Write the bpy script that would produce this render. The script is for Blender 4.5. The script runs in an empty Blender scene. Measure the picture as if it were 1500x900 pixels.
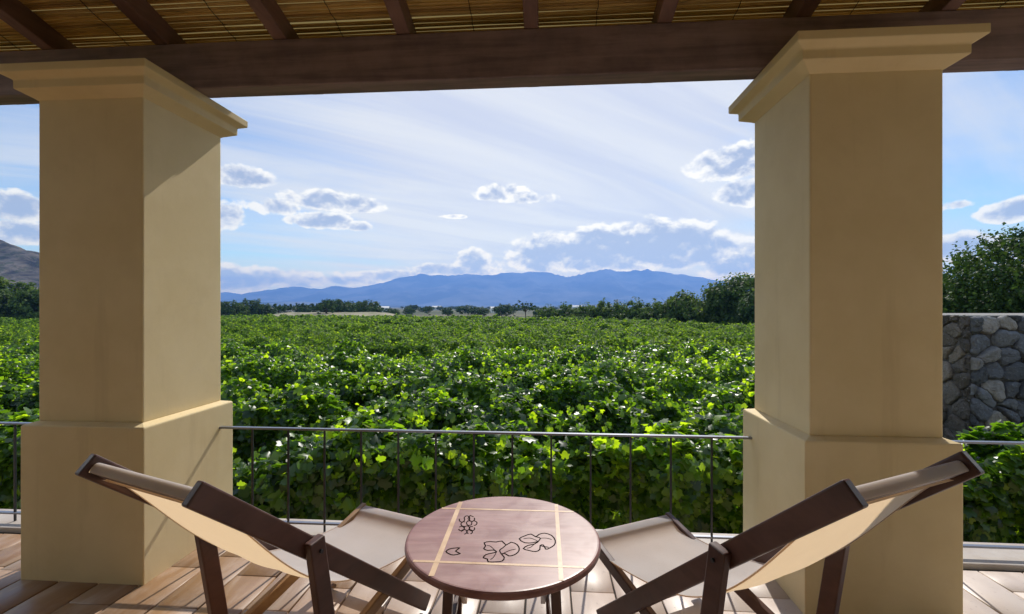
import bpy, math, random
import numpy as np
from mathutils import Vector, Matrix, Quaternion

random.seed(7)
RNG = np.random.default_rng(11)
C = bpy.context.scene.collection
SC = bpy.context.scene
R = math.radians

# ------------------------------------------------------------------ camera
EYE = 1.5
FPX = 685.0                         # focal length in pixels of a 1500 px wide picture
cam_d = bpy.data.cameras.new('camera')
cam_d.sensor_width = 36.0
cam_d.lens = FPX / 1500.0 * 36.0
cam_d.clip_start = 0.05
cam_d.clip_end = 60000.0
cam = bpy.data.objects.new('camera', cam_d)
C.objects.link(cam)
cam.location = (0, 0, EYE)
cam.rotation_euler = (R(90), 0, 0)
SC.camera = cam

# ------------------------------------------------------------------ light
SUN_EL, SUN_AZ = 42.0, 13.0         # azimuth measured from +Y towards +X
SUN_STRENGTH, SKY_STRENGTH, EXPOSURE = 4.2, 0.12, 0.33
HAZE_DENSITY = 2.5e-4
sd = Vector((math.sin(R(SUN_AZ)) * math.cos(R(SUN_EL)), math.cos(R(SUN_AZ)) * math.cos(R(SUN_EL)), math.sin(R(SUN_EL))))
sun_d = bpy.data.lights.new('sun', 'SUN')
sun_d.energy = SUN_STRENGTH
sun_d.angle = R(0.5)
sun_d.color = (1.0, 0.95, 0.87)
sun = bpy.data.objects.new('sun', sun_d)
C.objects.link(sun)
sun.location = sd * 50
sun.rotation_euler = sd.to_track_quat('Z', 'Y').to_euler()

SC.view_settings.view_transform = 'Standard'
SC.view_settings.look = 'None'
SC.view_settings.exposure = EXPOSURE
SC.view_settings.gamma = 1.0
SC.view_settings.use_curve_mapping = False
SC.render.engine = 'CYCLES'
SC.cycles.max_bounces = 8
SC.cycles.diffuse_bounces = 5
SC.cycles.glossy_bounces = 3
SC.cycles.transmission_bounces = 4
SC.cycles.volume_bounces = 0
SC.cycles.use_denoising = True
SC.cycles.sample_clamp_indirect = 6.0


class NT:
    """small helper to write node trees"""
    def __init__(self, tree):
        self.t = tree
        for n in list(tree.nodes):
            tree.nodes.remove(n)

    def n(self, kind, **kw):
        node = self.t.nodes.new(kind)
        for k, v in kw.items():
            setattr(node, k, v)
        return node

    def link(self, a, b):
        self.t.links.new(a, b)

    def put(self, sock, v):
        if hasattr(v, 'is_output'):
            self.t.links.new(v, sock)
        elif isinstance(v, (tuple, list)) and sock.type == 'RGBA' and len(v) == 3:
            sock.default_value = (*v, 1)
        else:
            sock.default_value = v

    def math(self, op, a, b=None, c=None, clamp=False):
        m = self.n('ShaderNodeMath', operation=op, use_clamp=clamp)
        self.put(m.inputs[0], a)
        if b is not None:
            self.put(m.inputs[1], b)
        if c is not None:
            self.put(m.inputs[2], c)
        return m.outputs[0]

    def mapr(self, v, a, b, c=0.0, d=1.0, smooth=True):
        m = self.n('ShaderNodeMapRange')
        m.interpolation_type = 'SMOOTHSTEP' if smooth else 'LINEAR'
        self.put(m.inputs[0], v)
        for i, q in enumerate((a, b, c, d)):
            self.put(m.inputs[1 + i], q)
        return m.outputs[0]

    def mix(self, f, a, b, mode='MIX'):
        m = self.n('ShaderNodeMix', data_type='RGBA', blend_type=mode)
        self.put(m.inputs[0], f)
        self.put(m.inputs[6], a)
        self.put(m.inputs[7], b)
        return m.outputs[2]

    def noise(self, vec, scale, detail=4, rough=0.55, dist=0.0, lac=2.0):
        m = self.n('ShaderNodeTexNoise')
        if vec is not None:
            self.put(m.inputs['Vector'], vec)
        m.inputs['Scale'].default_value = scale
        m.inputs['Detail'].default_value = detail
        m.inputs['Roughness'].default_value = rough
        m.inputs['Lacunarity'].default_value = lac
        m.inputs['Distortion'].default_value = dist
        return m.outputs[0]

    def xyz(self, x, y, z=0.0):
        m = self.n('ShaderNodeCombineXYZ')
        self.put(m.inputs[0], x)
        self.put(m.inputs[1], y)
        self.put(m.inputs[2], z)
        return m.outputs[0]


# ------------------------------------------------------------------ sky: Nishita + thin veil + cumulus
def dirpx(u, y):
    """azimuth and elevation of a place in the sky"""
    x, z = (u - 750) / FPX, (450 - y) / FPX
    return math.atan2(x, 1), math.atan2(z, math.hypot(x, 1))


def make_world():
    w = bpy.data.worlds.new('World')
    SC.world = w
    w.use_nodes = True
    k = NT(w.node_tree)
    out = k.n('ShaderNodeOutputWorld')
    bg = k.n('ShaderNodeBackground')
    bg.inputs[1].default_value = SKY_STRENGTH
    k.link(bg.outputs[0], out.inputs[0])
    sky = k.n('ShaderNodeTexSky')
    sky.sky_type = 'NISHITA'
    sky.sun_disc = False
    sky.sun_elevation = R(SUN_EL)
    sky.sun_rotation = R(SUN_AZ)
    sky.altitude = 1700
    sky.air_density = 1.0
    sky.dust_density = 0.6
    sky.ozone_density = 1.5
    tc = k.n('ShaderNodeTexCoord')
    sp = k.n('ShaderNodeSeparateXYZ')
    k.link(tc.outputs['Generated'], sp.inputs[0])
    X, Y, Z = sp.outputs
    az = k.math('ARCTAN2', X, Y)
    el = k.math('ARCSINE', Z)
    # thin high veil, streaked; coordinates on a flat layer overhead
    zz = k.math('ADD', k.math('MAXIMUM', Z, 0.0), 0.10)
    px = k.math('DIVIDE', X, zz)
    py = k.math('DIVIDE', Y, zz)
    c, s = math.cos(R(-33)), math.sin(R(-33))
    a = k.math('ADD', k.math('MULTIPLY', px, c), k.math('MULTIPLY', py, -s))
    b = k.math('ADD', k.math('MULTIPLY', px, s), k.math('MULTIPLY', py, c))
    streak = k.noise(k.xyz(k.math('MULTIPLY', a, 0.28), k.math('MULTIPLY', b, 1.5), 3.1), 1.0, 7, 0.62, 0.7)
    broad = k.noise(k.xyz(k.math('MULTIPLY', px, 0.55), k.math('MULTIPLY', py, 0.55), 9.4), 1.0, 4, 0.5, 0.4)
    band = k.noise(k.xyz(k.math('MULTIPLY', az, 1.8), k.math('MULTIPLY', el, 11.0), 1.7), 1.0, 5, 0.55, 0.3)
    da = k.math('DIVIDE', k.math('SUBTRACT', az, 0.08), 0.50)
    centre = k.math('POWER', 2.718, k.math('MULTIPLY', k.math('MULTIPLY', da, da), -1.0))
    cov = k.math('ADD', k.math('MULTIPLY', centre, 0.62), k.math('MULTIPLY', k.math('SUBTRACT', streak, 0.5), 1.0))
    cov = k.math('ADD', cov, k.math('MULTIPLY', k.math('SUBTRACT', broad, 0.5), 0.7))
    cov = k.math('ADD', cov, k.math('MULTIPLY', k.math('SUBTRACT', band, 0.5), 0.5))
    side = k.mapr(k.math('ABSOLUTE', az), 0.95, 1.3)          # unseen cloud banks added left and right as fill for the pillars
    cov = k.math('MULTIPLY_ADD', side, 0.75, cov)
    veil = k.mapr(cov, -0.30, 0.50)
    up = k.mapr(Z, 0.45, 0.8, 1.0, 0.35)
    back = k.mapr(Y, -0.3, 0.3, 0.35, 1.0)
    veil = k.math('MULTIPLY', k.math('MULTIPLY', veil, 0.92), k.math('MULTIPLY', up, back))
    veil_c = k.mix(k.mapr(streak, 0.35, 0.62), (3.8, 3.95, 4.9), (4.8, 4.85, 5.25))
    sky_c = k.mix(1.0, sky.outputs[0], (0.62, 0.76, 0.96), 'MULTIPLY')
    colr = k.mix(veil, sky_c, veil_c)
    # cumulus: soft blobs at chosen azimuth / elevation, broken up by noise
    blobs = [(795, 378, 44, 30, 1.0), (872, 366, 60, 30, 1.0), (960, 362, 95, 34, 1.1), (1035, 368, 42, 27, 1.0),
             (905, 384, 150, 18, .9), (470, 296, 46, 15, .8), (522, 302, 34, 13, .75), (470, 326, 42, 13, .85), (528, 333, 16, 8, .7),
             (402, 306, 40, 12, .55), (352, 262, 42, 16, .75), (736, 285, 34, 14, .7), (780, 292, 30, 8, .45),
             (1072, 244, 58, 24, .8), (1088, 286, 36, 20, .9), (665, 318, 16, 3.5, .6),
             (692, 386, 24, 20, .8), (668, 398, 60, 10, .8), (585, 408, 75, 11, .75), (510, 412, 60, 9, .6), (415, 410, 85, 15, .7), (340, 414, 60, 22, .8),
             (1080, 395, 60, 26, .75), (1130, 388, 60, 40, .7), (24, 306, 48, 22, 1.0), (30, 345, 50, 18, .8), (322, 322, 30, 22, .6),
             (1482, 312, 42, 18, .9), (1410, 366, 60, 22, .85), (1470, 380, 40, 16, .6), (1400, 302, 30, 7, .4)]
    wob = k.noise(k.xyz(az, el, 5.5), 20.0, 3, 0.5)
    azw = k.math('ADD', az, k.math('MULTIPLY', k.math('SUBTRACT', wob, 0.5), 0.03))
    big = None
    for (u, y, bw, bh, st) in blobs:
        a0, e0 = dirpx(u, y)
        cz = math.cos(a0)
        bw_ = bw / FPX * cz * cz * 1.25
        bh_ = bh / FPX * cz * 1.25
        d1 = k.math('MULTIPLY_ADD', azw, 1 / bw_, -a0 / bw_)
        d2 = k.math('MULTIPLY_ADD', el, 1 / bh_, -e0 / bh_)
        # flatter underneath
        d2 = k.math('MULTIPLY', d2, k.math('MULTIPLY_ADD', k.math('LESS_THAN', d2, 0.0), 0.5, 1.0))
        q = k.math('MULTIPLY_ADD', d1, d1, k.math('MULTIPLY', d2, d2))
        v = k.math('MULTIPLY', k.math('SUBTRACT', 1.0, q), st)
        big = v if big is None else k.math('MAXIMUM', big, v)
    big = k.math('MAXIMUM', big, -1.0)
    P = k.xyz(az, k.math('MULTIPLY', el, 1.35), 0.0)
    P2 = k.xyz(az, k.math('MULTIPLY', k.math('ADD', el, 0.012), 1.35), 0.0)
    n1 = k.noise(P, 25.0, 8, 0.57, 0.2)
    n2 = k.noise(P2, 25.0, 8, 0.57, 0.2)
    dens = k.math('MULTIPLY_ADD', k.math('SUBTRACT', n1, 0.5), 2.9, k.math('MULTIPLY', big, 1.45))
    cl = k.mapr(dens, -0.10, 0.42)
    relief = k.math('MULTIPLY', k.math('SUBTRACT', n2, n1), 3.2)
    thick = k.mapr(k.math('MULTIPLY_ADD', big, 1.25, k.math('ADD', relief, k.math('MULTIPLY', k.math('SUBTRACT', n1, 0.5), 1.5))), 0.05, 1.10)
    cum = k.mix(thick, (6.5, 6.4, 6.5), (2.3, 2.65, 3.8))
    colr = k.mix(k.math('MULTIPLY', cl, 0.93), colr, cum)
    # the sky low over the horizon shines through more air
    tau = k.math('MULTIPLY', k.math('MINIMUM', k.math('DIVIDE', 558.0, k.math('MAXIMUM', Z, 0.02)), 9300.0), HAZE_DENSITY)
    cb = k.n('ShaderNodeCombineColor')
    for i, kk in enumerate((0.76, 0.64, 0.16)):
        k.put(cb.inputs[i], k.math('POWER', 2.718, k.math('MULTIPLY', tau, kk)))
    colr = k.mix(1.0, colr, cb.outputs[0], 'MULTIPLY')
    # bright part of the veil round the sun
    sdn = k.n('ShaderNodeVectorMath', operation='DOT_PRODUCT')
    k.link(tc.outputs['Generated'], sdn.inputs[0])
    sdn.inputs[1].default_value = (math.sin(R(3)) * math.cos(R(20)), math.cos(R(3)) * math.cos(R(20)), math.sin(R(20)))
    glow = k.mapr(sdn.outputs['Value'], 0.80, 1.0, 1.0, 1.12)
    colr = k.mix(1.0, colr, k.xyz(glow, k.math('MULTIPLY_ADD', glow, 0.9, 0.1), k.math('MULTIPLY_ADD', glow, 0.55, 0.45)), 'MULTIPLY')
    sb = k.math('MULTIPLY_ADD', side, 1.1, 1.0)  # added side banks brightened further, to fill the pillar sides
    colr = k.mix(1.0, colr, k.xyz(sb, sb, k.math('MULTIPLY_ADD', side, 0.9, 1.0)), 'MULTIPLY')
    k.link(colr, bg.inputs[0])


make_world()

# ------------------------------------------------------------------ helpers
ALPHA = math.atan(50 / FPX)          # the porch is turned this much against the view


def arch(X, Y, Z=0.0):
    """porch coordinates (along front, out from house, up) to world"""
    return Vector((X * math.cos(ALPHA) + Y * math.sin(ALPHA), -X * math.sin(ALPHA) + Y * math.cos(ALPHA), Z))


def tag(o, label=None, cat=None, group=None, kind=None):
    if label:
        o['label'] = label
    if cat:
        o['category'] = cat
    if group:
        o['group'] = group
    if kind:
        o['kind'] = kind
    return o


def empty(name, loc=(0, 0, 0), rz=0.0):
    o = bpy.data.objects.new(name, None)
    o.empty_display_size = 0.2
    o.location = loc
    o.rotation_euler = (0, 0, rz)
    C.objects.link(o)
    return o


class MB:
    def __init__(self):
        self.v, self.f = [], []

    def add(self, verts, faces):
        n = len(self.v)
        self.v += [tuple(p) for p in verts]
        self.f += [tuple(i + n for i in q) for q in faces]

    def box(self, x0, y0, z0, x1, y1, z1):
        v = [(x, y, z) for z in (z0, z1) for y in (y0, y1) for x in (x0, x1)]
        self.add(v, [(0, 2, 3, 1), (4, 5, 7, 6), (0, 1, 5, 4), (2, 6, 7, 3), (0, 4, 6, 2), (1, 3, 7, 5)])

    def bar(self, p, q, wx, h, side=(1, 0, 0)):
        """rectangular bar from p to q; wx is its width along side, h across both"""
        p, q = Vector(p), Vector(q)
        d = (q - p).normalized()
        s = Vector(side)
        s = (s - d * s.dot(d)).normalized()
        n = s.cross(d).normalized()
        v = []
        for c in (p, q):
            for a, b in ((-1, -1), (1, -1), (1, 1), (-1, 1)):
                v.append(c + s * (a * wx / 2) + n * (b * h / 2))
        self.add(v, [(0, 3, 2, 1), (4, 5, 6, 7), (0, 1, 5, 4), (1, 2, 6, 5), (2, 3, 7, 6), (3, 0, 4, 7)])

    def tube(self, pts, rads, n=8, cap=True):
        rings = []
        up = Vector((0.13, 0.31, 0.94))
        pts = [Vector(p) for p in pts]
        for i, p in enumerate(pts):
            d = (pts[min(i + 1, len(pts) - 1)] - pts[max(i - 1, 0)]).normalized()
            s = d.cross(up)
            if s.length < 1e-4:
                s = d.cross(Vector((1, 0, 0)))
            s.normalize()
            t = d.cross(s)
            r = rads[i] if hasattr(rads, '__len__') else rads
            rings.append([p + (s * math.cos(2 * math.pi * j / n) + t * math.sin(2 * math.pi * j / n)) * r for j in range(n)])
        v = [q for rg in rings for q in rg]
        f = []
        for i in range(len(pts) - 1):
            for j in range(n):
                f.append((i * n + j, i * n + (j + 1) % n, (i + 1) * n + (j + 1) % n, (i + 1) * n + j))
        if cap:
            f.append(tuple(range(n))[::-1])
            f.append(tuple((len(pts) - 1) * n + j for j in range(n)))
        self.add(v, f)

    def lathe(self, prof, n=64, c=(0, 0)):
        v, f = [], []
        for r, z in prof:
            for j in range(n):
                a = 2 * math.pi * j / n
                v.append((c[0] + r * math.cos(a), c[1] + r * math.sin(a), z))
        for i in range(len(prof) - 1):
            for j in range(n):
                f.append((i * n + j, i * n + (j + 1) % n, (i + 1) * n + (j + 1) % n, (i + 1) * n + j))
        f.append(tuple(range(n))[::-1])
        f.append(tuple((len(prof) - 1) * n + j for j in range(n)))
        self.add(v, f)

    def build(self, name, mat, parent=None, smooth=False, bevel=0.0, seg=2):
        me = bpy.data.meshes.new(name)
        me.from_pydata(self.v, [], self.f)
        me.materials.append(mat)
        if smooth:
            me.polygons.foreach_set('use_smooth', [True] * len(me.polygons))
        me.update()
        o = bpy.data.objects.new(name, me)
        C.objects.link(o)
        if parent:
            o.parent = parent
        if bevel:
            b = o.modifiers.new('bevel', 'BEVEL')
            b.width = bevel
            b.segments = seg
            b.limit_method = 'ANGLE'
        return o


def np_mesh(name, V, F, mat, tint=None, parent=None, smooth=False):
    """V (n,3), F (m,k) arrays; tint: one value per vertex"""
    me = bpy.data.meshes.new(name)
    V = np.ascontiguousarray(V, np.float32)
    F = np.ascontiguousarray(F, np.int32)
    m, k = F.shape
    me.vertices.add(len(V))
    me.vertices.foreach_set('co', V.ravel())
    me.loops.add(m * k)
    me.loops.foreach_set('vertex_index', F.ravel())
    me.polygons.add(m)
    me.polygons.foreach_set('loop_start', np.arange(0, m * k, k, dtype=np.int32))
    me.polygons.foreach_set('loop_total', np.full(m, k, np.int32))
    if smooth:
        me.polygons.foreach_set('use_smooth', np.ones(m, bool))
    if tint is not None:
        at = me.attributes.new('tint', 'FLOAT', 'POINT')
        at.data.foreach_set('value', np.ascontiguousarray(tint, np.float32))
    me.materials.append(mat)
    me.update(calc_edges=True)
    o = bpy.data.objects.new(name, me)
    C.objects.link(o)
    if parent:
        o.parent = parent
    return o


# ------------------------------------------------------------------ materials
def new_mat(name):
    m = bpy.data.materials.new(name)
    m.use_nodes = True
    k = NT(m.node_tree)
    k.out = k.n('ShaderNodeOutputMaterial')
    return m, k


def principled(k, col, rough=0.5, spec=0.5, bump=None, bstr=0.2, bdist=0.01):
    p = k.n('ShaderNodeBsdfPrincipled')
    k.put(p.inputs['Base Color'], col)
    k.put(p.inputs['Roughness'], rough)
    k.put(p.inputs['Specular IOR Level'], spec)
    if bump is not None:
        b = k.n('ShaderNodeBump')
        b.inputs['Strength'].default_value = bstr
        b.inputs['Distance'].default_value = bdist
        k.link(bump, b.inputs['Height'])
        k.link(b.outputs[0], p.inputs['Normal'])
    return p


def obj_co(k):
    return k.n('ShaderNodeTexCoord').outputs['Object']


def world_co(k):
    return k.n('ShaderNodeNewGeometry').outputs['Position']


def scaled(k, vec, s):
    m = k.n('ShaderNodeMapping')
    k.link(vec, m.inputs[0])
    m.inputs['Scale'].default_value = s
    return m.outputs[0]


def mat_plaster():
    m, k = new_mat('ochre_plaster')
    co = obj_co(k)
    n1 = k.noise(co, 2.2, 5, 0.6)
    n2 = k.noise(co, 60, 4, 0.6)
    n3 = k.noise(scaled(k, co, (9, 9, 0.7)), 1.0, 4, 0.6)
    c = k.mix(k.mapr(n1, 0.3, 0.7), (0.72, 0.565, 0.305), (0.79, 0.635, 0.365))
    n4 = k.noise(co, 0.9, 6, 0.7, 0.8)
    c = k.mix(k.mapr(n4, 0.5, 0.72, 0.0, 0.16), c, (0.50, 0.36, 0.19))
    c = k.mix(k.math('MULTIPLY', k.mapr(n3, 0.56, 0.75), 0.16), c, (0.42, 0.28, 0.14))
    h = k.math('MULTIPLY_ADD', n1, 3.0, k.math('MULTIPLY', n2, 0.5))
    p = principled(k, c, 0.72, 0.3, h, 0.12, 0.006)
    k.link(p.outputs[0], k.out.inputs[0])
    return m


def mat_wood(name, a, b, rough=0.45, axis=(1.0, 1.0, 1.0), scale=1.0, spec=0.5):
    m, k = new_mat(name)
    co = obj_co(k)
    v = scaled(k, co, tuple(q * scale for q in axis))
    n1 = k.noise(v, 1.0, 6, 0.65, 0.4)
    n2 = k.noise(co, 7, 4, 0.6)
    f = k.mapr(k.math('MULTIPLY_ADD', n2, 0.35, k.math('MULTIPLY', n1, 0.75)), 0.38, 0.72)
    c = k.mix(f, a, b)
    p = principled(k, c, k.mapr(n2, 0.3, 0.7, rough - 0.08, rough + 0.12), spec, n1, 0.18, 0.004)
    k.link(p.outputs[0], k.out.inputs[0])
    return m


def mat_canvas():
    m, k = new_mat('canvas')
    co = obj_co(k)
    n1 = k.noise(co, 4, 5, 0.6)
    wv = k.noise(scaled(k, co, (260, 260, 260)), 1.0, 2, 0.5)
    c = k.mix(k.mapr(n1, 0.35, 0.7), (0.69, 0.66, 0.65), (0.76, 0.735, 0.73))
    h = k.math('MULTIPLY_ADD', n1, 1.2, k.math('MULTIPLY', wv, 0.25))
    p = principled(k, c, 0.85, 0.15, h, 0.25, 0.006)
    t = k.n('ShaderNodeBsdfTranslucent')
    t.inputs[0].default_value = (0.88, 0.65, 0.40, 1)
    mx = k.n('ShaderNodeMixShader')
    mx.inputs[0].default_value = 0.50
    k.link(p.outputs[0], mx.inputs[1])
    k.link(t.outputs[0], mx.inputs[2])
    k.link(mx.outputs[0], k.out.inputs[0])
    return m


def mat_leaf(name, dark, mid, light, trans, tfac=0.35, rough=0.38, spec=0.5, var=1.0):
    m, k = new_mat(name)
    at = k.n('ShaderNodeAttribute', attribute_name='tint')
    rp = k.n('ShaderNodeValToRGB')
    e = rp.color_ramp.elements
    e[0].position, e[0].color = 0.0, (*dark, 1)
    e[1].position, e[1].color = 1.0, (*light, 1)
    x = rp.color_ramp.elements.new(0.5)
    x.color = (*mid, 1)
    k.link(at.outputs['Fac'], rp.inputs[0])
    p = principled(k, rp.outputs[0], rough, spec)
    t = k.n('ShaderNodeBsdfTranslucent')
    tcol = k.mix(1.0, rp.outputs[0], trans, 'MULTIPLY')
    k.link(tcol, t.inputs[0])
    mx = k.n('ShaderNodeMixShader')
    mx.inputs[0].default_value = tfac
    k.link(p.outputs[0], mx.inputs[1])
    k.link(t.outputs[0], mx.inputs[2])
    k.link(mx.outputs[0], k.out.inputs[0])
    return m


def mat_simple(name, col, rough=0.6, spec=0.4, metal=0.0, var=None, scale=3.0, bump=0.0):
    m, k = new_mat(name)
    c = col
    n = k.noise(obj_co(k), scale, 5, 0.6)
    if var:
        c = k.mix(k.mapr(n, 0.32, 0.68), col, var)
    p = principled(k, c, rough, spec, n if bump else None, bump, 0.02)
    p.inputs['Metallic'].default_value = metal
    k.link(p.outputs[0], k.out.inputs[0])
    return m


def mat_board():
    """floor boards: tint attribute picks the tone of each board"""
    m, k = new_mat('terrace_boards')
    at = k.n('ShaderNodeAttribute', attribute_name='tint').outputs['Fac']
    co = obj_co(k)
    g = k.noise(scaled(k, co, (9, 2.2, 9)), 1.0, 6, 0.65, 0.6)
    n = k.noise(co, 1.1, 4, 0.6)
    fine = k.noise(co, 30, 4, 0.6)
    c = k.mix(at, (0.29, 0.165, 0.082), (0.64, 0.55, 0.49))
    c = k.mix(k.mapr(g, 0.40, 0.72, 0.0, 0.3), c, (0.66, 0.57, 0.49))
    c = k.mix(k.mapr(n, 0.45, 0.7, 0.0, 0.25), c, (0.33, 0.18, 0.09))
    c = k.mix(k.mapr(fine, 0.60, 0.72, 0.0, 0.35), c, (0.16, 0.10, 0.07))
    p = principled(k, c, k.mapr(g, 0.3, 0.7, 0.34, 0.52), 0.5, g, 0.2, 0.005)
    k.link(p.outputs[0], k.out.inputs[0])
    return m


def mat_stone(name, cols):
    m, k = new_mat(name)
    at = k.n('ShaderNodeAttribute', attribute_name='tint').outputs['Fac']
    co = obj_co(k)
    n = k.noise(co, 5, 6, 0.65)
    n2 = k.noise(co, 28, 5, 0.65)
    rp = k.n('ShaderNodeValToRGB')
    e = rp.color_ramp.elements
    e[0].color = (*cols[0], 1)
    e[1].color = (*cols[3], 1)
    a = e.new(0.55)
    a.color = (*cols[1], 1)
    b = e.new(0.8)
    b.color = (*cols[2], 1)
    k.link(at, rp.inputs[0])
    c = k.mix(k.mapr(n, 0.35, 0.7, 0.0, 0.5), rp.outputs[0], (0.13, 0.125, 0.12))
    c = k.mix(k.mapr(n2, 0.58, 0.72, 0.0, 0.5), c, (0.45, 0.44, 0.42))
    h = k.math('MULTIPLY_ADD', n, 2.0, n2)
    p = principled(k, c, 0.8, 0.3, h, 0.9, 0.04)
    k.link(p.outputs[0], k.out.inputs[0])
    return m


def mat_reed():
    m, k = new_mat('reed')
    at = k.n('ShaderNodeAttribute', attribute_name='tint').outputs['Fac']
    co = obj_co(k)
    n = k.noise(scaled(k, co, (5, 60, 60)), 1.0, 4, 0.6)
    c = k.mix(at, (0.48, 0.30, 0.10), (0.80, 0.58, 0.22))
    c = k.mix(k.mapr(n, 0.52, 0.75, 0.0, 0.7), c, (0.17, 0.10, 0.04))
    p = principled(k, c, 0.42, 0.5, n, 0.2, 0.003)
    t = k.n('ShaderNodeBsdfTranslucent')
    k.link(k.mix(1.0, c, (1.0, 0.95, 0.55), 'MULTIPLY'), t.inputs[0])
    mx = k.n('ShaderNodeMixShader')
    mx.inputs[0].default_value = 0.34
    k.link(p.outputs[0], mx.inputs[1])
    k.link(t.outputs[0], mx.inputs[2])
    k.link(mx.outputs[0], k.out.inputs[0])
    return m


def mat_shade_sheet():
    m, k = new_mat('reed_shade_sheet')
    n = k.noise(scaled(k, obj_co(k), (4, 50, 4)), 1.0, 5, 0.6)
    c = k.mix(k.mapr(n, 0.35, 0.65), (0.16, 0.10, 0.05), (0.30, 0.20, 0.09))
    p = principled(k, c, 0.9, 0.1)
    t = k.n('ShaderNodeBsdfTranslucent')
    t.inputs[0].default_value = (0.34, 0.26, 0.10, 1)
    mx = k.n('ShaderNodeMixShader')
    mx.inputs[0].default_value = 0.34
    k.link(p.outputs[0], mx.inputs[1])
    k.link(t.outputs[0], mx.inputs[2])
    k.link(mx.outputs[0], k.out.inputs[0])
    return m


def mat_table():
    m, k = new_mat('table_wood')
    co = obj_co(k)
    g = k.noise(scaled(k, co, (3.0, 22, 3)), 1.0, 6, 0.6, 0.5)
    n = k.noise(co, 5, 5, 0.65, 0.6)
    c = k.mix(k.mapr(g, 0.35, 0.7), (0.23, 0.095, 0.078), (0.32, 0.155, 0.135))
    c = k.mix(k.mapr(n, 0.5, 0.72, 0.0, 0.3), c, (0.34, 0.21, 0.185))
    p = principled(k, c, k.mapr(n, 0.3, 0.7, 0.30, 0.50), 0.5, g, 0.08, 0.002)
    k.link(p.outputs[0], k.out.inputs[0])
    return m


M = dict(
    plaster=mat_plaster(),
    house=mat_simple('house_ochre', (0.36, 0.25, 0.06), 0.8, 0.2, 0, (0.30, 0.21, 0.05), 1.5),
    dark_wood=mat_wood('dark_beam_wood', (0.16, 0.112, 0.118), (0.31, 0.22, 0.215), 0.5, (0.9, 14, 14), 1.0, 0.35),
    rafter=mat_wood('rafter_wood', (0.15, 0.085, 0.068), (0.23, 0.13, 0.10), 0.5, (14, 0.9, 14), 1.0, 0.35),
    chair=mat_wood('chair_wood', (0.060, 0.024, 0.018), (0.115, 0.050, 0.036), 0.36, (30, 3, 8), 1.0),
    tan=mat_wood('tan_wood', (0.20, 0.10, 0.045), (0.42, 0.25, 0.11), 0.42, (30, 3, 8), 1.0),  # lighter and tanner than the chair wood
    table=mat_table(),
    inlay=mat_wood('inlay_wood', (0.50, 0.30, 0.15), (0.66, 0.45, 0.26), 0.4, (8, 8, 8), 1.0),
    ink=mat_simple('burnt_line', (0.010, 0.007, 0.006), 0.95, 0.02),
    canvas=mat_canvas(),
    board=mat_board(),
    coping=mat_simple('coping_stone', (0.50, 0.45, 0.40), 0.6, 0.35, 0, (0.42, 0.36, 0.31), 5, 0.15),
    joint=mat_simple('joint_dirt', (0.035, 0.028, 0.024), 0.9),
    iron=mat_simple('painted_iron', (0.045, 0.048, 0.055), 0.34, 0.5, 0.3),
    steel=mat_simple('pale_rail_steel', (0.24, 0.25, 0.29), 0.34, 0.5, 0.7),  # paler than the balusters: sky reflection put into the colour
    stone=mat_stone('wall_stone', ((0.075, 0.08, 0.09), (0.15, 0.155, 0.17), (0.23, 0.235, 0.25), (0.42, 0.37, 0.31))),
    stone_brown=mat_stone('brown_wall_stone', ((0.085, 0.07, 0.055), (0.15, 0.125, 0.10), (0.20, 0.17, 0.135), (0.36, 0.29, 0.22))),
    mortar=mat_simple('wall_mortar', (0.075, 0.07, 0.066), 0.95, 0.2, 0, (0.12, 0.11, 0.10), 9, 0.4),
    mortar_cap=mat_simple('wall_top_mortar', (0.30, 0.28, 0.25), 0.9, 0.2, 0, (0.20, 0.19, 0.17), 7, 0.4),
    shade_sheet=mat_shade_sheet(),
    reed=mat_reed(),
    bark=mat_simple('bark', (0.11, 0.08, 0.055), 0.9, 0.2, 0, (0.06, 0.042, 0.03), 12, 0.5),
    vine=mat_leaf('vine_leaf', (0.014, 0.036, 0.006), (0.046, 0.098, 0.009), (0.145, 0.220, 0.014), (6.4, 5.8, 1.5), 0.48, 0.36, 0.50),
    vine_far=mat_leaf('far_vine_leaf', (0.026, 0.062, 0.010), (0.062, 0.125, 0.014), (0.135, 0.205, 0.020), (4.4, 3.8, 1.5), 0.46, 0.6, 0.22),
    bush=mat_leaf('bush_leaf', (0.028, 0.058, 0.014), (0.060, 0.105, 0.022), (0.12, 0.17, 0.032), (2.2, 2.1, 1.1), 0.35, 0.6, 0.12),
    tree=mat_leaf('tree_leaf', (0.020, 0.046, 0.013), (0.040, 0.078, 0.018), (0.080, 0.125, 0.026), (1.8, 1.8, 1.0), 0.3, 0.6, 0.12),
    tile=mat_simple('roof_tile', (0.36, 0.15, 0.08), 0.75, 0.3, 0, (0.26, 0.10, 0.06), 6, 0.2),
    white_wall=mat_simple('white_render', (0.75, 0.72, 0.66), 0.8, 0.2, 0, (0.66, 0.62, 0.56), 2),
    window=mat_simple('dark_window', (0.04, 0.05, 0.06), 0.15, 0.5),
)

# ------------------------------------------------------------------ ground, fields, hills
def value_noise(x, seed, n=4096):
    r = np.random.default_rng(seed).random(n) * 2 - 1
    x = np.asarray(x, float) + 1000.0
    i = np.floor(x).astype(int)
    t = x - i
    t = t * t * (3 - 2 * t)
    return r[i % n] * (1 - t) + r[(i + 1) % n] * t


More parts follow.
